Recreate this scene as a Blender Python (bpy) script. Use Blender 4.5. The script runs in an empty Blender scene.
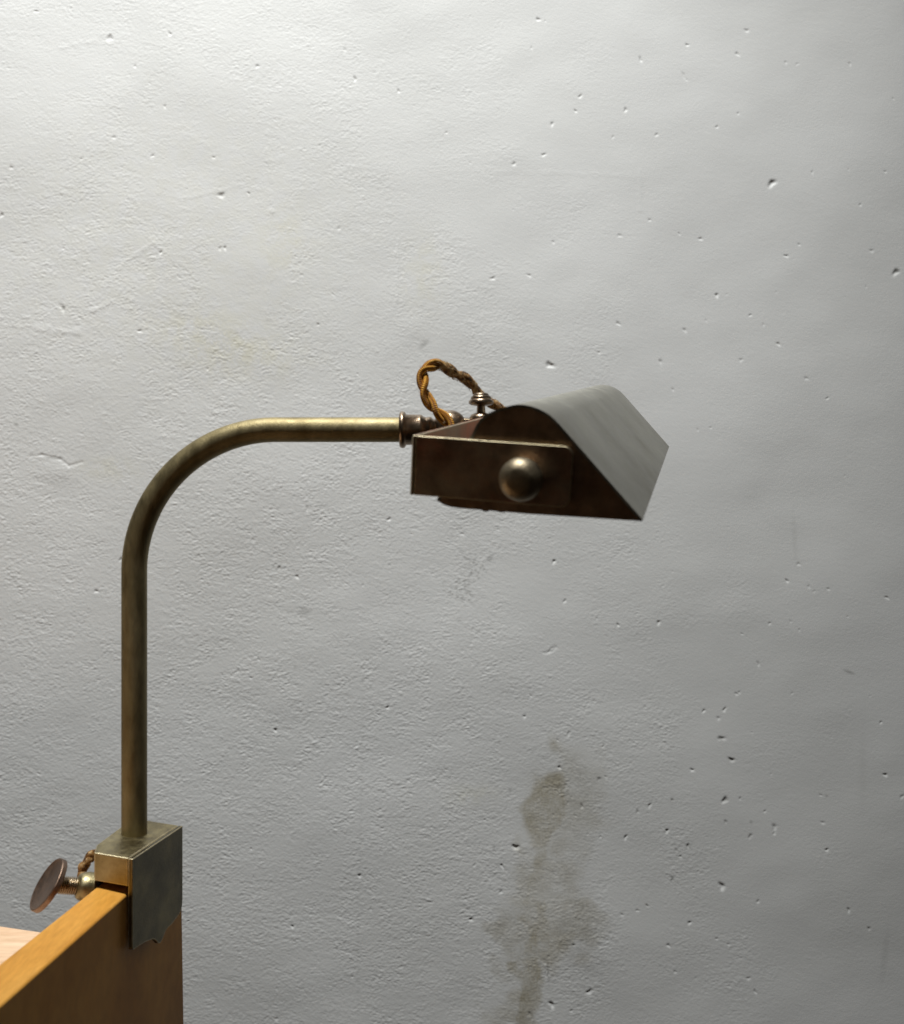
import bpy, bmesh, math, random
import numpy as np
from mathutils import Vector, Matrix

random.seed(7)
rng = np.random.default_rng(11)
S = bpy.context.scene
C = S.collection
H0 = 1.10                        # eye height of the photographer (m)
V = Vector
def W(x, y, z): return V((x, y, z + H0))

# ------------------------------------------------------------------ helpers
def link(o, parent=None):
    C.objects.link(o)
    if parent is not None:
        o.parent = parent
        o.matrix_parent_inverse = Matrix.Translation(-parent.location)
    return o

def mesh_obj(name, verts, faces, mat, parent=None, smooth=False, bevel=0, segs=2, uvs=None, auto=None, worn=False):
    me = bpy.data.meshes.new(name)
    me.from_pydata([tuple(v) for v in verts], [], faces)
    bm = bmesh.new(); bm.from_mesh(me)
    bmesh.ops.recalc_face_normals(bm, faces=bm.faces)
    bm.to_mesh(me); bm.free()
    if uvs is not None:
        uvl = me.uv_layers.new(name='UVMap')
        for lp in me.loops:
            uvl.data[lp.index].uv = uvs[lp.vertex_index]
    o = bpy.data.objects.new(name, me)
    me.materials.append(mat)
    if smooth or auto:
        me.polygons.foreach_set('use_smooth', [True] * len(me.polygons))
    if auto:
        bm = bmesh.new(); bm.from_mesh(me)
        for e in bm.edges:
            if len(e.link_faces) == 2 and e.calc_face_angle() > math.radians(auto):
                e.smooth = False
        bm.to_mesh(me); bm.free()
    if bevel:
        b = o.modifiers.new('bevel', 'BEVEL'); b.width = bevel; b.segments = segs
        b.limit_method = 'ANGLE'; b.angle_limit = math.radians(35)
        b.harden_normals = False
        if worn: me.materials.append(M['worn']); b.material = 1
        me.polygons.foreach_set('use_smooth', [True] * len(me.polygons))
        bpy_wn = o.modifiers.new('wn', 'WEIGHTED_NORMAL'); bpy_wn.keep_sharp = True
    return link(o, parent)

class Sh:
    """collects several shapes of ONE part"""
    def __init__(s): s.v = []; s.f = []
    def add(s, v, f):
        n = len(s.v); s.v += [V(p) for p in v]; s.f += [[i + n for i in q] for q in f]; return s

def prism(poly, to3d, t0, t1):
    """poly in 2-D (a,b), to3d(a,b,t) -> Vector"""
    n = len(poly)
    v = [to3d(a, b, t0) for a, b in poly] + [to3d(a, b, t1) for a, b in poly]
    f = [list(range(n)), list(range(2 * n - 1, n - 1, -1))]
    for i in range(n):
        j = (i + 1) % n
        f.append([i, j, j + n, i + n])
    return v, f

def lathe(profile, origin, axis, seg=40, cap=True):
    """profile: list of (distance along axis, radius)"""
    axis = V(axis).normalized(); t = axis.orthogonal().normalized(); b = axis.cross(t)
    v = []; f = []
    for (h, r) in profile:
        for k in range(seg):
            a = 2 * math.pi * k / seg
            v.append(V(origin) + axis * h + (t * math.cos(a) + b * math.sin(a)) * max(r, 1e-5))
    for i in range(len(profile) - 1):
        for k in range(seg):
            k2 = (k + 1) % seg
            f.append([i * seg + k, i * seg + k2, (i + 1) * seg + k2, (i + 1) * seg + k])
    if cap:
        f.append(list(range(seg))[::-1]); f.append([(len(profile) - 1) * seg + k for k in range(seg)])
    return v, f

def tube(path, radius, seg=14, caps=True):
    """swept tube with parallel transported frame; radius float or list; returns v,f,uv"""
    n = len(path); v = []; f = []; uv = []
    T = []
    for i in range(n):
        a = path[max(i - 1, 0)]; b = path[min(i + 1, n - 1)]
        T.append((b - a).normalized())
    N = T[0].orthogonal().normalized()
    for i in range(n):
        N = (N - T[i] * N.dot(T[i])).normalized(); B = T[i].cross(N)
        r = radius[i] if hasattr(radius, '__len__') else radius
        for k in range(seg):
            a = 2 * math.pi * k / seg
            v.append(path[i] + (N * math.cos(a) + B * math.sin(a)) * r); uv.append((i / (n - 1), k / seg))
    for i in range(n - 1):
        for k in range(seg):
            k2 = (k + 1) % seg
            f.append([i * seg + k, i * seg + k2, (i + 1) * seg + k2, (i + 1) * seg + k])
    if caps:
        f.append(list(range(seg))[::-1]); f.append([(n - 1) * seg + k for k in range(seg)])
    return v, f, uv

def spline(pts, n):
    """Catmull-Rom through pts"""
    P = [V(p) for p in pts]; P = [P[0] * 2 - P[1]] + P + [P[-1] * 2 - P[-2]]
    out = []; m = len(P) - 3
    for i in range(n):
        t = i / (n - 1) * m; k = min(int(t), m - 1); t -= k
        a, b, c, d = P[k:k + 4]
        out.append(0.5 * ((2 * b) + (c - a) * t + (2 * a - 5 * b + 4 * c - d) * t * t + (3 * b - a - 3 * c + d) * t ** 3))
    return out

# ---------------------------------------------------------------- materials
def newmat(name):
    m = bpy.data.materials.new(name); m.use_nodes = True
    nt = m.node_tree; bs = nt.nodes['Principled BSDF']
    return m, nt, bs
def N(nt, t, **kw):
    n = nt.nodes.new(t)
    for k, v in kw.items():
        if k in n.inputs: n.inputs[k].default_value = v
        else: setattr(n, k, v)
    return n
def ramp(nt, src, stops):
    r = nt.nodes.new('ShaderNodeValToRGB'); e = r.color_ramp.elements
    while len(e) < len(stops): e.new(0.5)
    for i, (p, c) in enumerate(stops):
        e[i].position = p; e[i].color = (*c, 1) if len(c) == 3 else c
    nt.links.new(src, r.inputs[0]); return r

def metal(name, c1, c2, c3, rough=(0.28, 0.5), scale=60, stretch=(1, 1, 1), bump=0.0006, spots=None, metallic=1.0):
    """aged metal: two patina tones, dull spots, fine scratches"""
    m, nt, bs = newmat(name); L = nt.links.new
    tc = N(nt, 'ShaderNodeTexCoord'); mp = N(nt, 'ShaderNodeMapping'); mp.inputs['Scale'].default_value = stretch
    L(tc.outputs['Object'], mp.inputs[0])
    n1 = N(nt, 'ShaderNodeTexNoise', Scale=scale, Detail=6.0, Roughness=0.62)
    n2 = N(nt, 'ShaderNodeTexNoise', Scale=scale * 5.3, Detail=4.0, Roughness=0.6)
    n3 = N(nt, 'ShaderNodeTexNoise', Scale=scale * 28, Detail=3.0, Roughness=0.6)
    for n in (n1, n2, n3): L(mp.outputs[0], n.inputs['Vector'])
    r1 = ramp(nt, n1.outputs['Fac'], [(0.34, c1), (0.5, c2), (0.66, c3)])
    r2 = ramp(nt, n2.outputs['Fac'], [(0.3, (0.62, 0.6, 0.58)), (0.6, (1, 1, 1))])
    mx = N(nt, 'ShaderNodeMix', data_type='RGBA', blend_type='MULTIPLY'); mx.inputs['Factor'].default_value = 0.7
    L(r1.outputs[0], mx.inputs['A']); L(r2.outputs[0], mx.inputs['B'])
    L(mx.outputs['Result'], bs.inputs['Base Color'])
    bs.inputs['Metallic'].default_value = metallic
    mr = N(nt, 'ShaderNodeMapRange'); mr.inputs['To Min'].default_value = rough[0]; mr.inputs['To Max'].default_value = rough[1]
    mr.inputs['From Min'].default_value = 0.3; mr.inputs['From Max'].default_value = 0.7
    L(n2.outputs['Fac'], mr.inputs['Value']); L(mr.outputs[0], bs.inputs['Roughness'])
    bp = N(nt, 'ShaderNodeBump', Strength=0.25, Distance=bump); L(n3.outputs['Fac'], bp.inputs['Height'])
    L(bp.outputs[0], bs.inputs['Normal'])
    return m

M = {}
M['brass'] = metal('aged_brass', (0.23, 0.188, 0.10), (0.295, 0.245, 0.135), (0.36, 0.305, 0.18), (0.50, 0.66), 45, (1, 1, 0.35))
M['block'] = metal('clamp_brass', (0.24, 0.20, 0.11), (0.35, 0.295, 0.165), (0.43, 0.37, 0.22), (0.3, 0.48), 60)
M['plate'] = metal('dark_clamp_brass', (0.095, 0.086, 0.06), (0.145, 0.128, 0.082), (0.22, 0.19, 0.11), (0.28, 0.45), 50)
M['shade'] = metal('gunmetal_bronze', (0.305, 0.29, 0.24), (0.395, 0.385, 0.332), (0.46, 0.45, 0.395), (0.34, 0.54), 22, (1, 0.7, 1))
M['cap'] = metal('brown_bronze', (0.34, 0.21, 0.13), (0.43, 0.29, 0.19), (0.52, 0.385, 0.265), (0.36, 0.5), 40)
M['bracket'] = metal('bracket_bronze', (0.62, 0.235, 0.14), (0.45, 0.265, 0.175), (0.49, 0.395, 0.285), (0.34, 0.52), 24)  # patina tones; the red first tone paints a reddish reflection into the colour
M['fitting'] = metal('fitting_bronze', (0.22, 0.16, 0.10), (0.32, 0.25, 0.17), (0.42, 0.34, 0.24), (0.22, 0.36), 90)
M['copper'] = metal('brown_thumbscrew', (0.20, 0.135, 0.10), (0.27, 0.19, 0.145), (0.33, 0.25, 0.20), (0.4, 0.55), 70)
M['ferrule'] = metal('ferrule_bronze', (0.27, 0.195, 0.135), (0.32, 0.24, 0.17), (0.37, 0.285, 0.205), (0.27, 0.36), 40)
M['knob'] = metal('dull_knob_brass', (0.30, 0.245, 0.16), (0.38, 0.315, 0.215), (0.46, 0.39, 0.28), (0.38, 0.54), 60)
M['worn'] = metal('worn_brass_edge', (0.50, 0.43, 0.27), (0.60, 0.52, 0.34), (0.68, 0.60, 0.42), (0.3, 0.45), 120)
M['black'] = metal('blackened_metal', (0.05, 0.045, 0.04), (0.08, 0.07, 0.06), (0.1, 0.09, 0.08), (0.4, 0.6), 80)

def wood(name, a, b, c, rough=0.34, axis=(7, 1.2, 7)):
    m, nt, bs = newmat(name); L = nt.links.new
    tc = N(nt, 'ShaderNodeTexCoord'); mp = N(nt, 'ShaderNodeMapping'); mp.inputs['Scale'].default_value = axis
    L(tc.outputs['Object'], mp.inputs[0])
    n1 = N(nt, 'ShaderNodeTexNoise', Scale=14.0, Detail=7.0, Roughness=0.55, Distortion=0.6)
    n2 = N(nt, 'ShaderNodeTexNoise', Scale=85.0, Detail=4.0, Roughness=0.6)
    n4 = N(nt, 'ShaderNodeTexNoise', Scale=9.0, Detail=2.0)
    L(mp.outputs[0], n1.inputs['Vector']); L(mp.outputs[0], n2.inputs['Vector']); L(tc.outputs['Object'], n4.inputs['Vector'])
    r1 = ramp(nt, n1.outputs['Fac'], [(0.3, a), (0.5, b), (0.72, c)])
    r2 = ramp(nt, n2.outputs['Fac'], [(0.3, (0.72, 0.70, 0.66)), (0.62, (1, 1, 1))])
    r4 = ramp(nt, n4.outputs['Fac'], [(0.35, (0.86, 0.84, 0.8)), (0.65, (1, 1, 1))])
    mx = N(nt, 'ShaderNodeMix', data_type='RGBA', blend_type='MULTIPLY'); mx.inputs['Factor'].default_value = 0.6
    L(r1.outputs[0], mx.inputs['A']); L(r2.outputs[0], mx.inputs['B'])
    my = N(nt, 'ShaderNodeMix', data_type='RGBA', blend_type='MULTIPLY'); my.inputs['Factor'].default_value = 1.0
    L(mx.outputs['Result'], my.inputs['A']); L(r4.outputs[0], my.inputs['B'])
    L(my.outputs['Result'], bs.inputs['Base Color'])
    bs.inputs['Roughness'].default_value = rough; bs.inputs['Specular IOR Level'].default_value = 0.10
    bp = N(nt, 'ShaderNodeBump', Strength=0.2, Distance=0.0004); L(n2.outputs['Fac'], bp.inputs['Height']); L(bp.outputs[0], bs.inputs['Normal'])
    return m
M['wood'] = wood('orange_varnished_wood', (0.54, 0.24, 0.038), (0.64, 0.305, 0.055), (0.71, 0.365, 0.078), 0.42, (7, 1.5, 1.1))
M['palewood'] = wood('pale_desk_wood', (0.70, 0.46, 0.29), (0.78, 0.545, 0.365), (0.85, 0.63, 0.44), 0.5, (1.2, 7, 7))

def cordmat(name, worn):
    m, nt, bs = newmat(name); L = nt.links.new
    uv = N(nt, 'ShaderNodeUVMap'); uv.uv_map = 'UVMap'
    sp = N(nt, 'ShaderNodeSeparateXYZ'); L(uv.outputs[0], sp.inputs[0])
    # diagonal braid: two crossed stripe families over the sleeve
    def stripe(ku, kv):
        a = N(nt, 'ShaderNodeMath', operation='MULTIPLY'); a.inputs[1].default_value = ku; L(sp.outputs[0], a.inputs[0])
        b = N(nt, 'ShaderNodeMath', operation='MULTIPLY_ADD'); b.inputs[1].default_value = kv; L(sp.outputs[1], b.inputs[0]); L(a.outputs[0], b.inputs[2])
        s = N(nt, 'ShaderNodeMath', operation='SINE'); L(b.outputs[0], s.inputs[0]); return s
    s1 = stripe(430, 4 * math.pi); s2 = stripe(430, -4 * math.pi)
    mul = N(nt, 'ShaderNodeMath', operation='MULTIPLY'); L(s1.outputs[0], mul.inputs[0]); L(s2.outputs[0], mul.inputs[1])
    tc = N(nt, 'ShaderNodeTexCoord')
    no = N(nt, 'ShaderNodeTexNoise', Scale=420.0, Detail=5.0); L(tc.outputs['Object'], no.inputs['Vector'])
    gold = ramp(nt, mul.outputs[0], [(0.0, (0.28, 0.105, 0.010)), (0.45, (0.74, 0.34, 0.032)), (1.0, (0.92, 0.54, 0.10))])
    brown = ramp(nt, no.outputs['Fac'], [(0.36, (0.08, 0.042, 0.018)), (0.5, (0.30, 0.15, 0.045)), (0.66, (0.60, 0.43, 0.22))])
    mx = N(nt, 'ShaderNodeMix', data_type='RGBA')
    rr = ramp(nt, sp.outputs[0], [(worn[0], (0, 0, 0)), (worn[1], (1, 1, 1))])
    L(rr.outputs[0], mx.inputs['Factor']); L(gold.outputs[0], mx.inputs['A']); L(brown.outputs[0], mx.inputs['B'])
    L(mx.outputs['Result'], bs.inputs['Base Color'])
    bs.inputs['Roughness'].default_value = 0.6
    bs.inputs['Specular IOR Level'].default_value = 0.2
    ad = N(nt, 'ShaderNodeMath', operation='ADD'); L(mul.outputs[0], ad.inputs[0]); L(no.outputs['Fac'], ad.inputs[1])
    bp = N(nt, 'ShaderNodeBump', Strength=0.6, Distance=0.0004); L(ad.outputs[0], bp.inputs['Height']); L(bp.outputs[0], bs.inputs['Normal'])
    return m
M['cord'] = cordmat('gold_fabric_cord', (0.40, 0.52))
M['cordbrown'] = cordmat('brown_fabric_cord', (0.0, 0.02))
m, nt, bs = newmat('tan_fibres'); bs.inputs['Base Color'].default_value = (0.50, 0.36, 0.19, 1); bs.inputs['Roughness'].default_value = 0.9; M['fluff'] = m
m, nt, bs = newmat('frosted_glass'); bs.inputs['Base Color'].default_value = (0.8, 0.8, 0.78, 1); bs.inputs['Roughness'].default_value = 0.35
bs.inputs['Transmission Weight'].default_value = 0.6; M['glass'] = m

# ---------------------------------------------------------------- the wall
YW = 0.88                                   # distance of the wall
PX = YW / 980.0                             # 1 'unit' of the wall survey below, in metres

def build_wall():
    step = 0.80                             # survey units per grid step in the surveyed patch
    x0, x1, y0, y1 = -70, 974, -70, 1094
    nx = int((x1 - x0) / step) + 1; ny = int((y1 - y0) / step) + 1
    gx = x0 + np.arange(nx) * step; gy = y0 + np.arange(ny) * step
    X, Y = np.meshgrid(gx, gy)
    fx = np.fft.fftfreq(nx, step)[None, :]; fy = np.fft.fftfreq(ny, step)[:, None]
    def noise(l0, l1, stretch=1.0, power=0.0, rot=0.0):
        w = np.fft.fft2(rng.standard_normal((ny, nx)))
        c, s = math.cos(rot), math.sin(rot)
        k = np.sqrt(((fx * c + fy * s) / stretch) ** 2 + (-fx * s + fy * c) ** 2) + 1e-9
        band = 1 / (1 + (k * l0) ** 6) * 1 / (1 + 1 / (k * l1) ** 6) * k ** power
        r = np.real(np.fft.ifft2(w * band)); return r / r.std()
    def sm(a, b, t):
        t = np.clip((t - a) / (b - a), 0, 1); return t * t * (3 - 2 * t)
    mm = 0.001
    h = np.zeros_like(X)
    # plaster: strong orange peel on the left, smoother to the right
    patch = noise(130, 420)
    rough = 1 - sm(330, 720, X + 60 * noise(90, 300) - (Y - 420) * 0.25)
    rough = 0.11 + 0.89 * rough
    smooth_patch = sm(0.1, 1.1, patch); rough *= (1 - 0.35 * smooth_patch)
    # trowelled smooth areas seen upper left
    for (cx, cy, rx, ry) in ((195, 150, 60, 75), (240, 290, 40, 45), (250, 250, 38, 70), (350, 300, 45, 50), (60, 60, 50, 40)):
        q = ((X - cx) / rx) ** 2 + ((Y - cy) / ry) ** 2
        rough *= 1 - 0.45 * (1 - sm(0.6, 1.3, q + 0.25 * patch))
    e1 = noise(7, 20, 0.5, 0, 0.12); e2 = noise(3.2, 9, 0.45, 0, 0.22); e2b = noise(3.0, 8, 0.55, 0, -0.30); e3 = noise(1.9, 4.2, 0.6)
    amp = np.clip(1 + 0.28 * noise(25, 70), 0.4, 1.8)
    peel = (np.maximum(e1, -1.0) * 0.040 - np.abs(e2) * 0.066 + e2b * 0.046 + np.maximum(e2b * e2, 0) * 0.03 + e3 * 0.028) * amp * (0.50 + 0.26 * sm(80, 480, Y))
    h += peel * rough
    h += e3 * 0.007 + noise(5, 14, 0.5, 0, 0.1) * 0.006
    h += noise(40, 110, 0.8) * 0.06 + noise(170, 520) * 0.45
    # ridges where trowel passes ended
    def seg_d(ax, ay, bx, by):
        t = np.clip(((X - ax) * (bx - ax) + (Y - ay) * (by - ay)) / ((bx - ax) ** 2 + (by - ay) ** 2), 0, 1)
        return np.hypot(X - ax - t * (bx - ax), Y - ay - t * (by - ay)), t
    wob = noise(8, 30)
    for (ax, ay, bx, by, a, w) in ((268, 130, 272, 210, .16, 2), (270, 210, 268, 320, .14, 2), (398, 240, 397, 300, .18, 1.6), (160, 238, 118, 268, .15, 1.6),
                                   (90, 312, 112, 302, .22, 2.2), (36, 330, 78, 332, .22, 3.0), (150, 240, 165, 252, .12, 1.4),
                                   (455, 170, 640, 176, .03, 2.0), (545, 172, 720, 180, .02, 2.2), (640, 170, 640, 210, .08, 2), (363, 720, 358, 1010, .05, 1.6),
                                   (545, 960, 548, 985, -.35, .9), (680, 70, 686, 80, -.3, 1.0), (660, 361, 661, 366, -.4, 1.2),
                                   (543, 653, 549, 652, -.22, 1.2), (549, 652, 556, 647, -.25, 1.2), (95, 40, 60, 48, .1, 1.5), (180, 200, 240, 185, .08, 2), (793, 525, 797, 560, -.05, 1.6)):
        d, t = seg_d(ax, ay, bx, by); h += a * np.exp(-((d + wob * 0.7) / w) ** 2)
    # flake left of the arm
    for (ax, ay, bx, by) in ((30, 456, 42, 455), (42, 455, 60, 459), (60, 459, 69, 466), (69, 466, 82, 462)):
        d, t = seg_d(ax, ay, bx, by); h -= .30 * np.exp(-(d / 1.5) ** 2)
    h += .55 * np.exp(-(((X - 58) / 16) ** 2 + ((Y - 472) / 9) ** 2))
    h += .45 * np.exp(-(((X - 413) / 12) ** 2 + ((Y - 328) / 14) ** 2))
    # air holes
    pits = []
    A = '219,75 270,132 340,68 515,133 330,213 228,275 305,311 427,315 443,390 497,386 23,336 3,430 127,497 322,505 126,617 170,633 222,607 280,662 636,649 678,457 440,497 450,496 715,748 415,738 893,265 797,182 710,158 690,100 72,22'
    pits += [(a / 2, b / 2) for a, b in (map(float, p.split(',')) for p in A.split())]
    B = '172,38 377,120 470,90 571,107 590,60 668,124 691,127 796,127 256,193 347,220 247,222 572,227 200,248 322,274 409,270 530,254 124,328 183,310 640,366 720,345 866,344 816,410 203,484 335,471 395,440 455,467 498,477 694,489 669,512 888,544 82,557 155,551 839,502 530,590 597,630 623,649 332,647 466,660 294,705 195,730 442,779 653,688 578,720 708,757 750,797'
    pits += [(452 + a / 2, b / 2) for a, b in (map(float, p.split(',')) for p in B.split())]
    D = '20,28 204,83 226,162 332,210 413,205 670,122 693,88 713,133 752,138 869,155 580,228 677,203 635,207 613,288 504,382 545,380 533,397 569,348 575,345 680,347 538,437 559,480 233,428 145,393 157,351 215,495 294,518 260,573 395,571 371,583 347,635 430,622 297,634 480,500 440,560 546,560 547,603 597,632 645,615 645,627 576,557 626,583 742,606 738,551 750,660 472,652 448,660 457,673 441,720 493,703 540,733 612,763 390,772 340,790 475,806 243,850 553,849 530,838 433,851 200,970 275,944 239,982 155,987 127,655 45,691 100,692 98,744 38,799 834,817 793,780 193,873 446,904 488,917 593,917 606,943 867,510 900,553 858,405'
    pits += [(452 + a / 2, 520 + b / 2) for a, b in (map(float, p.split(',')) for p in D.split())]
    F = '236,116 188,178 193,352 36,145 545,132 580,150 606,102 600,17 760,38 505,312 490,348 757,405 803,574 702,734 724,799 571,834 540,955 688,932 540,1015 306,405 75,535 538,450'
    pits += [(a / 1.953, 500 + b / 1.953) for a, b in (map(float, p.split(',')) for p in F.split())]
    big = {(110, 38): 2.6, (63, 308): 2.8, (221.5, 195): 2.6, (772, 183): 2.9, (549.5, 365): 2.9, (896, 272): 2.6, (722, 886.5): 2.8, (721, 738.5): 2.2, (731.5, 760): 2.0,
           (589.5, 992): 2.4, (552, 1005): 2.4, (515.5, 847.5): 2.6, (725, 800): 2.4, (774.5, 829.5): 2.4}
    n_sur = len(pits)
    for _ in range(90):
        pits.append((rng.uniform(-60, 960), rng.uniform(-60, 1080)))
    grey = np.zeros_like(X)
    for i, (cx, cy) in enumerate(pits):
        r = rng.uniform(0.95, 1.7) if i < n_sur else rng.uniform(0.6, 1.1)
        for k, rr in big.items():
            if abs(k[0] - cx) < 3 and abs(k[1] - cy) < 3: r = rr
        ix = int((cx - x0) / step); iy = int((cy - y0) / step); q = 14
        sx = slice(max(ix - q, 0), ix + q); sy = slice(max(iy - q, 0), iy + q)
        el = rng.uniform(0.8, 1.3); th = rng.uniform(0, math.pi)
        dx = X[sy, sx] - cx; dy = Y[sy, sx] - cy
        u_ = dx * math.cos(th) + dy * math.sin(th); v_ = -dx * math.sin(th) + dy * math.cos(th)
        d = np.hypot(u_ * el, v_ / el) / r
        d = d * (1 + 0.22 * np.sin(2 * np.arctan2(dy, dx) + rng.uniform(0, 6.28)) + 0.15 * np.sin(3 * np.arctan2(dy, dx) + rng.uniform(0, 6.28)))
        h[sy, sx] -= (rng.uniform(0.22, 0.52) * r) * np.exp(-d ** 2.6)
    # --- marks: R olive damp stain, G grey dirt, B yellowed paint
    n_a = noise(14, 60); n_b = noise(3, 10); n_c = noise(30, 110)
    Xw = X + 4.5 * noise(26, 80) + 2 * n_a + 0.4 * n_b; Yw = Y + 9 * noise(26, 90)
    def ell(cx, cy, rx, ry, rot=0, soft=0.45):
        c, s = math.cos(rot), math.sin(rot); dx = Xw - cx; dy = Yw - cy
        q = np.sqrt(((dx * c + dy * s) / rx) ** 2 + ((-dx * s + dy * c) / ry) ** 2)
        return 1 - sm(1 - soft, 1 + soft, q)
    olive = np.maximum.reduce([0.9 * ell(545, 808, 18, 46, 0.30, 0.35), 0.42 * ell(566, 805, 36, 50, 0.1), 0.7 * ell(537, 862, 11, 40, 0.1, 0.5), 0.5 * ell(548, 890, 32, 40), 0.75 * ell(545, 928, 28, 26),
                               0.95 * ell(531, 985, 13, 66, 0.06, 0.4), 0.55 * ell(566, 932, 38, 26, -0.3), 0.45 * ell(508, 940, 14, 34), 0.6 * ell(512, 1015, 24, 20)])
    n_v = noise(6, 40, 3.0)
    olive *= np.clip(0.84 + 0.08 * n_a + 0.10 * n_c + 0.07 * n_v, 0, 1.2)
    dirt = np.maximum.reduce([0.42 * ell(583, 942, 24, 36), 0.28 * ell(508, 942, 14, 30), 0.2 * ell(572, 850, 26, 60), 0.25 * ell(575, 790, 22, 24), 0.3 * ell(528, 1010, 12, 30)])
    dirt *= np.clip(0.6 + 0.04 * n_b + 0.12 * n_v + 0.15 * n_a, 0, 1.2) * 0.8
    sp = ell(466, 578, 13, 28, 0.1, 0.6) * np.clip(noise(4.5, 22, 1.6, 0, 1.3) * 0.5 + 0.05, 0, 0.8)
    dirt = np.maximum(dirt, 0.9 * sp)
    def soft_spot(cx, cy, rx, ry, rot, a):
        c, s = math.cos(rot), math.sin(rot); dx = X - cx; dy = Y - cy
        return a * np.exp(-(((dx * c + dy * s) / rx) ** 2 + ((-dx * s + dy * c) / ry) ** 2) ** 1.3)
    for q in ((304, 611, 7, 3.5, 0.1, .6), (296, 609, 14, 4, 0, .22), (424, 344, 6, 3, -0.8, .65), (849, 672, 6, 1.5, 0.35, .8), (490, 558, 4, 2.5, -0.6, .8),
              (721, 738.5, 2.6, 2.6, 0, 1), (731.5, 760, 3.4, 2.2, 0, .95), (725, 800, 2.5, 2.5, 0, .9), (688, 846, 2.6, 2.4, 0, .8), (672.5, 880, 2, 3, 0, .8), (676, 850, 2, 2, 0, .7),
              (725.5, 821, 2, 2, 0, .8), (750, 836, 2.2, 2, 0, .7), (672, 800, 1.6, 3, 0, .7), (751, 822, 1.6, 1.6, 0, .7), (740, 798, 1.5, 1.5, 0, .6), (647, 906, 1.5, 2.5, 0, .6),
              (637, 812, 1.6, 1.6, 0, .7), (599, 779, 2.4, 2.4, 0, .8), (530.5, 1013, 2.5, 2.5, 0, .9), (573, 945, 2.2, 2.2, 0, .8), (510, 790, 1.8, 1.8, 0, .7), (494, 848, 1.6, 2.2, 0, .7),
              (897, 271, 2.6, 2.0, 0, 1), (63, 308, 2.0, 2.0, 0, .7), (16, 424, 2.6, 1.6, 0.2, .9), (52, 458, 9, 1.2, 0.12, .8), (318, 324, 1.6, 1.6, 0, .6), (121, 559, 2, 1.6, 0, .8),
              (279, 568, 2.4, 1.8, 0, .8), (827, 796, 1.5, 1.5, 0, .6), (869, 928.5, 1.6, 1.4, 0, .7), (295, 667, 1.5, 1.5, 0, .6), (221, 195, 5, 1.3, 0, .6), (249, 193, 1.4, 1.4, 0, .7),
              (661, 360, 1.6, 2, 0, .5), (795, 540, 2.5, 26, -0.05, .16), (863, 770, 4, 40, 0, .10), (885, 955, 3, 24, 0.12, .22), (361, 800, 1.6, 120, 0.02, .12), (358, 950, 1.6, 60, 0.0, .14),
              (548, 972, 1.2, 14, -0.05, .55)):
        dirt = np.maximum(dirt, soft_spot(*q))
    yel = np.clip(0.5 * soft_spot(215, 335, 60, 22, 0.15, 1) + 0.45 * soft_spot(285, 240, 22, 30, 0, 1) + 0.4 * soft_spot(250, 360, 60, 20, 0, 1) + 0.5 * soft_spot(110, 468, 30, 12, 0, 1)
                  + 0.45 * soft_spot(425, 275, 20, 40, 0, 1) + 0.4 * soft_spot(470, 795, 25, 12, 0, 1) + 0.25 * soft_spot(170, 250, 200, 150, 0, 1), 0, 1) * np.clip(0.7 + 0.35 * n_a + 0.2 * n_b, 0, 1.3)
    # coarse border so that the wall runs on far past the surveyed patch
    bx = np.array([-2600, -1200, -500]); by = np.array([-2400, -1200, -500])
    GX = np.concatenate([bx, gx, 904 - bx[::-1]]); GY = np.concatenate([by, gy, np.array([1300, 1700, 2078])])
    pad = lambda z: np.pad(z, 3, mode='constant')
    fade = sm(0, 40, np.minimum.reduce([X - x0, x1 - X, Y - y0, y1 - Y]))
    Z = pad(h * fade); R, G, Bc = pad(olive * fade), pad(np.clip(dirt, 0, 1) * fade), pad(yel * fade)
    XX, YY = np.meshgrid(GX, GY); n_y, n_x = XX.shape
    co = np.empty((n_x * n_y, 3), np.float32)
    co[:, 0] = ((XX - 452) * PX).ravel(); co[:, 1] = (YW - Z * mm).ravel(); co[:, 2] = (H0 + (512 - YY) * PX).ravel()
    i = (np.arange(n_y - 1)[:, None] * n_x + np.arange(n_x - 1)[None, :]).ravel()
    quads = np.stack([i, i + n_x, i + n_x + 1, i + 1], 1).astype(np.int32)
    me = bpy.data.meshes.new('wall')
    me.vertices.add(len(co)); me.vertices.foreach_set('co', co.ravel())
    me.loops.add(quads.size); me.loops.foreach_set('vertex_index', quads.ravel())
    me.polygons.add(len(quads)); me.polygons.foreach_set('loop_start', np.arange(0, quads.size, 4, dtype=np.int32))
    me.polygons.foreach_set('use_smooth', np.ones(len(quads), bool))
    me.update(calc_edges=True)
    at = me.attributes.new('marks', 'FLOAT_COLOR', 'POINT')
    col = np.ones((n_x * n_y, 4), np.float32); col[:, 0] = R.ravel(); col[:, 1] = G.ravel(); col[:, 2] = Bc.ravel()
    at.data.foreach_set('color', col.ravel())
    o = bpy.data.objects.new('wall', me); C.objects.link(o)
    o['kind'] = 'structure'; o['label'] = 'painted pale grey plaster wall with pits and a damp stain'; o['category'] = 'wall'
    m, nt, bs = newmat('pale_grey_wall_paint'); L = nt.links.new
    at_n = N(nt, 'ShaderNodeAttribute'); at_n.attribute_name = 'marks'
    sp_ = N(nt, 'ShaderNodeSeparateColor'); L(at_n.outputs['Color'], sp_.inputs[0])
    tc = N(nt, 'ShaderNodeTexCoord')
    big_n = N(nt, 'ShaderNodeTexNoise', Scale=5.0, Detail=4.0); L(tc.outputs['Object'], big_n.inputs['Vector'])
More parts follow.
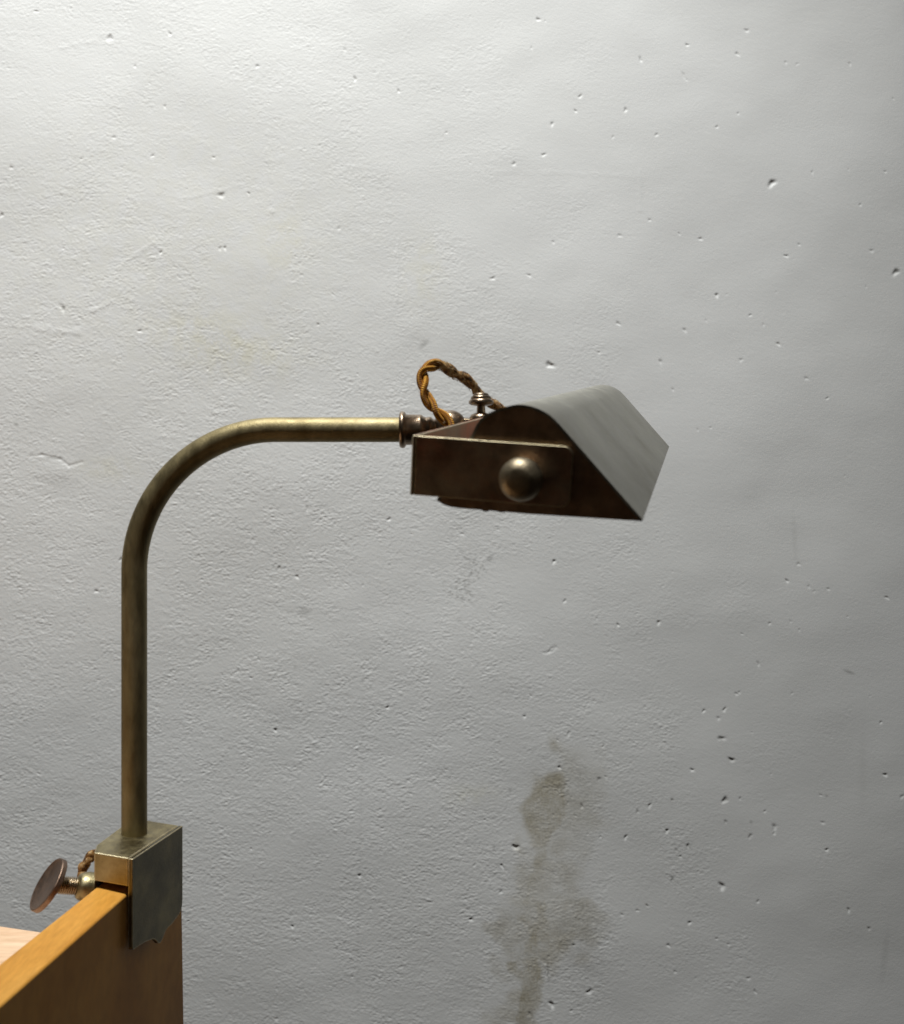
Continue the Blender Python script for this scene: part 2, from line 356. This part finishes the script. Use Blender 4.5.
    fine = N(nt, 'ShaderNodeTexNoise', Scale=900.0, Detail=3.0); L(tc.outputs['Object'], fine.inputs['Vector'])
    base = ramp(nt, big_n.outputs['Fac'], [(0.3, (0.60, 0.60, 0.59)), (0.7, (0.65, 0.65, 0.645))])
    prev = base.outputs[0]
    for ch, c in ((2, (0.60, 0.585, 0.50)), (0, (0.36, 0.325, 0.245)), (1, (0.13, 0.125, 0.11))):
        mx = N(nt, 'ShaderNodeMix', data_type='RGBA'); mx.inputs['B'].default_value = (*c, 1)
        k = N(nt, 'ShaderNodeMath', operation='MULTIPLY'); k.inputs[1].default_value = {2: 0.8, 0: 0.84, 1: 0.54}[ch]
        L(sp_.outputs[ch], k.inputs[0]); L(k.outputs[0], mx.inputs['Factor']); L(prev, mx.inputs['A']); prev = mx.outputs['Result']
    L(prev, bs.inputs['Base Color'])
    bs.inputs['Roughness'].default_value = 0.62; bs.inputs['Specular IOR Level'].default_value = 0.35
    bp = N(nt, 'ShaderNodeBump', Strength=0.25, Distance=0.0003); L(fine.outputs['Fac'], bp.inputs['Height']); L(bp.outputs[0], bs.inputs['Normal'])
    me.materials.append(m)
build_wall()

# ---------------------------------------------------------------- the desk
desk = bpy.data.objects.new('wooden_desk', None); desk.location = W(-0.16, 0.30, -1.10); C.objects.link(desk)
desk['label'] = 'orange varnished wooden desk side with a paler top, the lamp clamped on its edge'; desk['category'] = 'desk'
def bR(y): return -0.1439 + 0.110 * (y - 0.435)
def bL(y): return -0.1587 + 0.120 * (y - 0.434)
y0, y1 = 0.03, 0.4965
v = [W(bR(y0), y0, -.1692), W(bR(y1), y1, -.1692), W(bL(y1), y1 + .004, -.1672), W(bL(y0), y0, -.1672),
     W(bR(y0), y0, -1.1), W(bR(y1 + .04) - .001, y1 + .040, -1.1), W(bL(y1 + .04), y1 + .044, -1.1), W(bL(y0), y0, -1.1)]
f = [[0, 1, 2, 3], [7, 6, 5, 4], [0, 4, 5, 1], [1, 5, 6, 2], [2, 6, 7, 3], [3, 7, 4, 0]]
mesh_obj('side_panel', v, f, M['wood'], desk, bevel=0.0011, segs=3)
zt = -.2000
def de(x): return .474 - .30 * (x + .2187)
xl = -.80
xr0, xr1 = bL(.06) - .0002, bL(.455) - .0002
pl = [(xr0, .06), (xr1, de(xr1)), (xl, de(xl)), (xl, .06)]
v, f = prism(pl, lambda a, b, t: W(a, b, t), zt - .022, zt)
mesh_obj('desktop', v, f, M['palewood'], desk, bevel=0.001)

# ---------------------------------------------------------------- the lamp
lamp = bpy.data.objects.new('desk_lamp', None); lamp.location = W(-0.1470, 0.462, -0.169); C.objects.link(lamp)
lamp['label'] = 'aged brass clamp-on reading lamp with trough shade and frayed gold cord'; lamp['category'] = 'lamp'

mm = 0.001
# clamp: s along the panel, w across to the left, z up
NC = V((-0.1408, 0.432, -0.1530))
cl = V((0.2022, 0.9793, 0)); cw = V((-0.9793, 0.2022, 0))
SHR = 0.08
def CP(s, w, z): p = NC + cl * (s * mm) + cw * (w * mm); return W(p.x, p.y, p.z + (z + SHR * w) * mm)
def CV(s, w, z): p = NC + cl * (s * mm) + cw * (w * mm); return W(p.x, p.y, p.z + z * mm)
v, f = prism([(0.15, 2.25), (0.15, 18.8), (8.6, 22.8), (46.6, 26.5), (46.6, 2.25)], CP, -12.5, 0)
block = mesh_obj('clamp_block', v, f, M['block'], lamp, bevel=0.0005, segs=3, worn=True)
# front jaw plate with an ogee lower edge
prof = [(0, 0), (47, 0), (47, -35.0), (46.6, -38.6), (45.4, -40.8), (42.5, -42.0)]
og = [(p.x, p.y) for p in spline([(36.5, -43.4, 0), (31.5, -43.8, 0), (29.3, -44.8, 0), (27.4, -46.5, 0), (25.4, -47.6, 0), (23.3, -47.2, 0), (21.4, -45.4, 0), (19.2, -43.6, 0), (16, -42.5, 0), (10, -41.2, 0), (4, -40.6, 0), (0.8, -40.4, 0)], 45)] + [(0, -39.6)]
pp = prof + og
plate = mesh_obj('jaw_plate', *prism(pp, lambda a, b, t: CV(a, t, b + SHR * 2.2 * 0), 0, 2.2), M['plate'], lamp, bevel=0.00042, segs=3, worn=True)
# rear jaw behind the panel
sh = Sh(); sh.add(*prism([(0.3, 18.75), (1.0, 19.1), (3.5, 20.6), (44, 25.6), (44, 22.9)], CP, -34, -12.55))
mesh_obj('rear_jaw', sh.v, sh.f, M['block'], lamp, bevel=0.0005)
# clamp screw
ax = V((-0.965, -0.10, 0.05)).normalized()
p0 = CP(23, 24.6, -24.4)
def P(px, py, d): return W((px - 452) * d / 980, d, (512 - py) * d / 980)
pc = P(91.0, 887.0, 0.4545); pd = P(53.0, 884.6, 0.4475)
ax = (pd - pc).normalized(); Ls = (pd - pc).length
mesh_obj('screw_collar', *lathe([(-5.5 * mm, 6.5 * mm), (1.5 * mm, 6.5 * mm), (3.5 * mm, 6.35 * mm), (5.0 * mm, 5.8 * mm), (6.0 * mm, 5.0 * mm), (6.4 * mm, 4.2 * mm), (6.4 * mm, 0)], pc, ax), M['block'], lamp, auto=50)
scr = bpy.data.objects.new('thumb_screw', None)
tp = [(0, 3.9 * mm), (6.2 * mm, 3.9 * mm)]
nthr = 9
for i in range(nthr):
    a = (6.4 + i * 0.95) * mm
    tp += [(a, 3.4 * mm), (a + 0.36 * mm, 4.0 * mm), (a + 0.58 * mm, 4.0 * mm)]
tp += [(Ls - 2.2 * mm, 3.6 * mm), (Ls - 1.0 * mm, 3.4 * mm), (Ls, 3.2 * mm)]
screw = mesh_obj('thumb_screw', *lathe(tp, pc, ax, 32), M['fitting'], lamp, auto=60)
# round grip, face leaning up towards the reader
vr = (gc_ := P(48.5, 885.0, 0.4450)) - W(0, 0, 0); vr.normalize()
e1 = V((vr.y, -vr.x, 0)).normalized() * -1; e2 = e1.cross(vr); e2 = e2 if e2.z > 0 else -e2
g_n = (vr * -0.31 + (e1 * 0.86 + e2 * 0.51) * 0.95).normalized()
gc = gc_
R_ = 12.2 * mm
gp = [(-1.5 * mm, 0), (-1.5 * mm, R_ * 0.94), (-1.2 * mm, R_), (0.9 * mm, R_), (1.25 * mm, R_ * 0.975), (1.3 * mm, R_ * 0.93), (1.05 * mm, R_ * 0.90), (1.05 * mm, 0)]
mesh_obj('grip', *lathe(gp, gc, g_n, 56, cap=False), M['copper'], screw, auto=35)
bpy.data.objects.remove(scr)

# bent tube
DA = 0.463
cx = -0.1501; k = DA / 980
path = []
zb = -0.1535
z_top = (512 - 429.7) * k
xb = (276 - 452) * k; zbend = (512 - 572) * k; Rb = 142 * k
for i in range(26): path.append(W(cx, DA, zb + (zbend - zb) * i / 26))
for i in range(49):
    a = math.pi - (math.pi / 2) * i / 48
    path.append(W(xb + Rb * math.cos(a) + (cx - (xb - Rb)) * (1 - i / 48), DA, zbend + (z_top - zbend) * math.sin(a)))
x_e = (404 - 452) * k
for i in range(1, 15): path.append(W(xb + (x_e - xb) * i / 14, DA, z_top))
v, f, uv = tube(path, 5.86 * mm, 40)
mesh_obj('bent_arm', v, f, M['brass'], lamp, auto=60)

# ferrule, then ball joint
fx0 = W((399.5 - 452) * k, DA, z_top)
fp = [(0, 6.1), (0, 7.6), (0.5, 8.5), (1.4, 8.7), (2.4, 8.5), (3.0, 7.6), (3.3, 7.2), (9.5, 7.15), (10.6, 7.0), (11.2, 6.3), (12.2, 6.0), (13.0, 5.8), (13.4, 6.1), (14.8, 6.1), (15.4, 5.5), (16.2, 4.8), (20.5, 4.6)]
mesh_obj('ferrule', *lathe([(a * mm, b * mm) for a, b in fp], fx0, (1, 0, 0), 48), M['ferrule'], lamp, auto=55)
ball_c = P(450, 427.0, DA)
bp_ = [(-8.0 * mm * math.cos(math.pi * i / 24), 8.0 * mm * math.sin(math.pi * i / 24)) for i in range(25)]
mesh_obj('ball_joint', *lathe(bp_, ball_c, (1, 0, 0.2), 40, cap=False), M['ferrule'], lamp, smooth=True)

# head frame: a to the right, b up, c away from the reader (mm from the bracket's near corner)
d_ = V((0.24263578, 0.95880268, 0.14773388)); u_ = V((0.96893404, -0.2319937, -0.0857074)); v_ = u_.cross(d_)
P0 = V((-0.01306122, 0.32, 0.02514286))
def HP(a, b, c): p = P0 + (u_ * a + v_ * b + d_ * c) * mm; return W(p.x, p.y, p.z)
LS = 279.0                                     # shade length
# trough profile
key = [(10.5, -20.6), (19.0, 0.5), (21.6, 6.0), (25.4, 9.0), (29.8, 10.8), (33.9, 11.8), (37.8, 11.6), (41.3, 10.6), (44.6, 8.9), (47.8, 6.2)]
cr = [(p.x, p.y) for p in spline([(a, b, 0) for a, b in key[1:]], 40)]
outer = [(8.5, -21.2), (9.0, -20.3)] + [(9.4 + (19.0 - 9.4) * t, -20.8 + 21.3 * t) for t in (0.25, 0.5, 0.75)] + cr + [(47.8 + 28.1 * t, 6.2 - 28.1 * t) for t in (0.25, 0.5, 0.75, 1.0)]
# offset inward for sheet thickness
def offset(poly, t):
    out = []
    for i in range(len(poly)):
        a = poly[max(i - 1, 0)]; b = poly[min(i + 1, len(poly) - 1)]
        dx, dy = b[0] - a[0], b[1] - a[1]; l = math.hypot(dx, dy)
        out.append((poly[i][0] + dy / l * t, poly[i][1] - dx / l * t))
    return out
inner = offset(outer, 0.9)
ring = outer + inner[::-1]
nn = len(outer); ncs = 30
cs = [2.9 + (LS - 2.9) * i / ncs for i in range(ncs + 1)]
v = []; f = []
for c in cs: v += [HP(a, b, c) for a, b in ring]
m2 = len(ring)
for i in range(ncs):
    for j in range(m2):
        j2 = (j + 1) % m2
        f.append([i * m2 + j, i * m2 + j2, (i + 1) * m2 + j2, (i + 1) * m2 + j])
for e in (0, ncs):
    for j in range(nn - 1):
        f.append([e * m2 + j, e * m2 + j + 1, e * m2 + m2 - 2 - j, e * m2 + m2 - 1 - j])
shade = mesh_obj('shade', v, f, M['shade'], lamp, auto=40)
# end caps, set a hair inside the trough ends
capo = offset(outer, 0.35)
base_l = [(10.6, -22.6), (13.5, -23.2)]
capp = capo + [(74.6, -22.4), (40, -23.2), (16.0, -23.3), (13.2, -23.1), (11.0, -22.6), (9.5, -21.9), (8.5, -21.2)]
mesh_obj('end_cap', *prism(capp, HP, 3.35, 4.4), M['cap'], shade, bevel=0.00025)
mesh_obj('end_cap', *prism(capp, HP, LS - 1.9, LS - 0.45), M['cap'], shade, bevel=0.00025)

# U bracket
def rounded(x0, x1, y0, y1, r, n=6):
    """rectangle with the two corners at x1 rounded"""
    out = [(x0, y0)]
    for i in range(n + 1):
        a = -math.pi / 2 + math.pi / 2 * i / n; out.append((x1 - r + r * math.cos(a), y0 + r + r * math.sin(a)))
    for i in range(n + 1):
        a = math.pi / 2 * i / n; out.append((x1 - r + r * math.cos(a), y1 - r + r * math.sin(a)))
    return out + [(x0, y1)]
sh = Sh()
T = 1.3
UL = LS + 4.2
arm = rounded(T, 53.0, -19.7, -0.1, 3.2)
# one bent strip: back plate plus two arms sharing edges
v1, f1 = prism(arm, HP, 0, T); sh.add(v1, f1)
v1, f1 = prism(arm, HP, UL - T, UL); sh.add(v1, f1)
back = [(0.0, 0.55), (0.18, 0.18), (0.55, 0.0), (T, 0.0), (T, UL), (0.55, UL), (0.18, UL - .18), (0.0, UL - .55)]
v1, f1 = prism(back, lambda a, c, b: HP(a, b, c), -19.75, -0.05); sh.add(v1, f1)
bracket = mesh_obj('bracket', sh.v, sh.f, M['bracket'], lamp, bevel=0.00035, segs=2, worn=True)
# pivot knobs
def knob(c, sgn):
    pr = [(0, 4.2), (0.5, 4.3), (1.0, 3.5), (1.4, 3.4)]
    for i in range(25):
        t = math.pi * i / 24
        x = 6.4 - 5.4 * math.cos(t); r = 7.0 * math.sin(t) ** 0.85
        if i < 5 and r < 3.4: continue
        if i > 12 and r < 4.6: break
        pr.append((x, r))
    pr += [(11.05, 4.2), (11.3, 3.4), (11.42, 2.4), (11.45, 1.2), (11.45, 0.0)]
    return mesh_obj('pivot_knob', *lathe([(a * mm, b * mm) for a, b in pr], HP(37.9, -10.9, c), d_ * sgn, 48), M['knob'], bracket, smooth=True)
knob(-0.02, -1); knob(UL + 0.02, 1)
# hinge lug between ball and back plate
sh = Sh()
lug = [(-17.5, 136.5), (0.1, 136.5), (0.1, 157), (-17.5, 157)]
v1, f1 = prism([(-18, 142), (-17, 141), (0.0, 139), (0.0, 153), (-17, 151), (-18, 150)], lambda a, c, b: HP(a, b, c), -13.0, -3.6); sh.add(v1, f1)
mesh_obj('hinge_lug', sh.v, sh.f, M['fitting'], lamp, bevel=0.0008, segs=3)
kx = HP(-8.2, -4.0, 143.5)
up = V((0.0, 0.0, 1.0)) * 0.98 + v_ * 0.02
kp = [(0, 5.6), (1.2, 5.5), (2.6, 4.6), (3.3, 2.9), (3.5, 2.1), (6.6, 1.9), (6.8, 2.8), (7.2, 4.9), (7.9, 5.85), (8.9, 5.8), (9.5, 5.2), (9.8, 4.8), (10.2, 4.9), (10.9, 4.75), (11.3, 4.2), (11.5, 3.8), (12.0, 3.7), (12.6, 3.1), (12.9, 0)]
mesh_obj('locking_screw', *lathe([(a * mm, b * mm) for a, b in kp], kx, up, 36), M['ferrule'], lamp, auto=50)

# inside the trough: bulb, two sockets and their fixing screws
sk = Sh()
sk.add(*lathe([(0, 7.5 * mm), (20 * mm, 7.5 * mm), (22 * mm, 6.6 * mm)], HP(33, -10.5, 4.5), d_, 28))
for (a, c, s_) in ((24.0, 9.0, 1.5), (29.0, 10.5, 2.0)):
    sk.add(*lathe([(0, 1.4 * mm), (4.5 * mm, 1.4 * mm), (5.0 * mm, s_ * mm), (6.4 * mm, s_ * 0.95 * mm), (6.9 * mm, s_ * 0.6 * mm)], HP(a, -17.6, c), -v_, 20))
mesh_obj('bulb_socket', sk.v, sk.f, M['black'], shade, auto=50)
mesh_obj('bulb_socket', *lathe([(0, 7.5 * mm), (20 * mm, 7.5 * mm), (22 * mm, 6.6 * mm)], HP(33, -10.5, LS - 2.0), -d_, 28), M['black'], shade, auto=50)
bu = [(27 * mm, 5.5 * mm), (31 * mm, 9 * mm), (38 * mm, 9.6 * mm), (238 * mm, 9.6 * mm), (246 * mm, 9 * mm), (250 * mm, 5.5 * mm)]
mesh_obj('tube_bulb', *lathe(bu, HP(33, -10.5, 0), d_, 32), M['glass'], shade, auto=50)

# ---- fabric cord: twisted pair looping from the ferrule over into the shade
def twisted(name, ctrl, n, r_tw, r_st, turns, mat, worn=None, phase=0.0, jitter=0.0):
    cp = spline(ctrl, n); Tg = []
    for i in range(n): Tg.append((cp[min(i + 1, n - 1)] - cp[max(i - 1, 0)]).normalized())
    Nn = Tg[0].orthogonal().normalized(); sh = Sh(); uvs = []; fr = []
    for i in range(n):
        Nn = (Nn - Tg[i] * Nn.dot(Tg[i])).normalized(); fr.append((Nn.copy(), Tg[i].cross(Nn)))
    wob = [0.0] * n
    for k in range(1, 9):
        a, ph = random.uniform(-1, 1) / k, random.uniform(0, 6.28)
        for i in range(n): wob[i] += a * math.sin(k * 5 * i / n * 2 + ph)
    for s in range(2):
        pt = []; rad = []
        for i in range(n):
            t = i / (n - 1); a = phase + 2 * math.pi * turns * t + s * math.pi + 0.35 * wob[i] * jitter
            w_ = 0 if worn is None else max(0, min(1, (t - worn) / 0.1))
            rr = r_tw * (1 - 0.25 * w_)
            pt.append(cp[i] + fr[i][0] * math.cos(a) * rr + fr[i][1] * math.sin(a) * rr)
            rad.append(r_st * (1 + w_ * (0.12 + 0.20 * math.sin(23 * t * 2 + 2 * s) + 0.10 * math.sin(61 * t + s))))
        v, f, uv = tube(pt, rad, 14); sh.add(v, f); uvs += uv
    o = mesh_obj(name, sh.v, sh.f, mat, lamp, smooth=True, uvs=uvs)
    return o, cp, fr
ctrl = [P(455, 432, .452), P(447, 421, .4515), P(437, 411.5, .4515), P(428, 400, .452), P(423.5, 387, .453), P(423, 374, .455), P(428, 367.5, .457), P(437, 364.5, .460), P(446, 367.5, .463), P(454, 374, .466),
        P(464, 378, .469), P(472, 385, .472), P(480, 395, .475), P(490, 402, .478), P(499, 408, .480), P(509, 416, .483)]
cord, cp, fr = twisted('power_cord', ctrl, 260, 1.45 * mm, 1.5 * mm, 4.6, M['cord'], worn=0.45, jitter=1.0)
# frayed fibres on the worn half
sh = Sh()
for i in range(230):
    t = random.uniform(0.46, 0.95) if random.random() < 0.35 else random.gauss(0.57, 0.055)
    if not 0.46 < t < 0.95: continue
    j = int(t * 259); a = random.uniform(0, 2 * math.pi)
    dirn = fr[j][0] * math.cos(a) + fr[j][1] * math.sin(a)
    tg = fr[j][0].cross(fr[j][1])
    st = cp[j] + dirn * 1.9 * mm
    l = random.uniform(0.7, 2.4) * mm
    side = tg * random.uniform(-1.4, 1.4)
    p1 = st + (dirn * 0.7 + side * 0.5) * l * 0.5; p2 = st + (dirn * 0.5 + side) * l
    v, f, uv = tube([st, p1, p2], [0.10 * mm, 0.09 * mm, 0.05 * mm], 5); sh.add(v, f)
for t in (0.50, 0.545, 0.60, 0.70, 0.735):     # small tufts of tan cotton
    j = int(t * 259)
    for q in range(16):
        a = random.uniform(0, 6.28); dirn = fr[j][0] * math.cos(a) + fr[j][1] * math.sin(a)
        tg = fr[j][0].cross(fr[j][1]); s0 = cp[j] + tg * random.uniform(-1.5, 1.5) * mm + dirn * 2.0 * mm
        v, f, uv = tube([s0 - tg * .8 * mm, s0 + dirn * .35 * mm, s0 + tg * random.uniform(.5, 1.2) * mm - dirn * .1 * mm], [0.12 * mm, 0.28 * mm, 0.08 * mm], 5); sh.add(v, f)
for i in range(420):                            # fine nap on the whole loop
    t = random.uniform(0.02, 0.96); j = int(t * 259); a = random.uniform(0, 6.28)
    dirn = fr[j][0] * math.cos(a) + fr[j][1] * math.sin(a); tg = fr[j][0].cross(fr[j][1])
    st = cp[j] + dirn * 2.3 * mm; l = random.uniform(0.4, 1.1) * mm
    v, f, uv = tube([st - dirn * .6 * mm, st + dirn * l * .5, st + dirn * l * .7 + tg * l * random.uniform(-1, 1)], [0.06 * mm, 0.05 * mm, 0.03 * mm], 4); sh.add(v, f)
mesh_obj('frayed_fibres', sh.v, sh.f, M['fluff'], cord)
ctrl = [P(112, 856, .478), P(104, 853, .477), P(96, 853, .476), P(89, 858, .475), P(84, 867, .474), P(81, 877, .473), P(82, 890, .472), P(86, 905, .471), P(88, 960, .470), P(86, 1040, .468)]
twisted('power_cord', ctrl, 150, 1.1 * mm, 1.55 * mm, 3, M['cordbrown'], worn=0.0, jitter=1.0)

# ---------------------------------------------------------------- camera
cam = bpy.data.cameras.new('camera'); co = bpy.data.objects.new('camera', cam); C.objects.link(co)
co.location = (0, 0, H0); co.rotation_euler = (math.pi / 2, 0, 0)
cam.sensor_fit = 'VERTICAL'; cam.sensor_height = 24.0; cam.lens = 980 * 24.0 / 1024
cam.clip_start = 0.01; cam.clip_end = 50
cam.dof.use_dof = True; cam.dof.focus_distance = 0.64; cam.dof.aperture_fstop = 13.0
S.camera = co

# ---------------------------------------------------------------- light: one warm ceiling lamp close to the wall, dim room
ld = bpy.data.lights.new('ceiling_spot', 'SPOT'); ld.energy = 278; ld.color = (0.985, 1.0, 0.982)
ld.spot_size = math.radians(70); ld.spot_blend = 1.0; ld.shadow_soft_size = 0.07
lo = bpy.data.objects.new('ceiling_spot', ld); C.objects.link(lo); lo.location = W(-0.25, 0.13, 1.86)
lo.rotation_euler = V((-0.02, 0.48, -0.88)).to_track_quat('-Z', 'Y').to_euler()

w = bpy.data.worlds.new('World'); S.world = w; w.use_nodes = True
nt = w.node_tree; bg = nt.nodes['Background']
tc = N(nt, 'ShaderNodeTexCoord'); sp = N(nt, 'ShaderNodeSeparateXYZ'); nt.links.new(tc.outputs['Generated'], sp.inputs[0])
mr = N(nt, 'ShaderNodeMapRange'); mr.inputs['From Min'].default_value = -1; mr.inputs['From Max'].default_value = 1
nt.links.new(sp.outputs[2], mr.inputs['Value'])
rp = ramp(nt, mr.outputs[0], [(0.0, (0.05, 0.035, 0.025)), (0.5, (0.10, 0.085, 0.07)), (0.72, (0.26, 0.24, 0.22)), (1.0, (0.55, 0.53, 0.50))])
nt.links.new(rp.outputs[0], bg.inputs[0]); bg.inputs[1].default_value = 0.15

S.view_settings.view_transform = 'Standard'; S.view_settings.look = 'None'; S.view_settings.exposure = 0; S.view_settings.gamma = 1
S.cycles.use_denoising = True
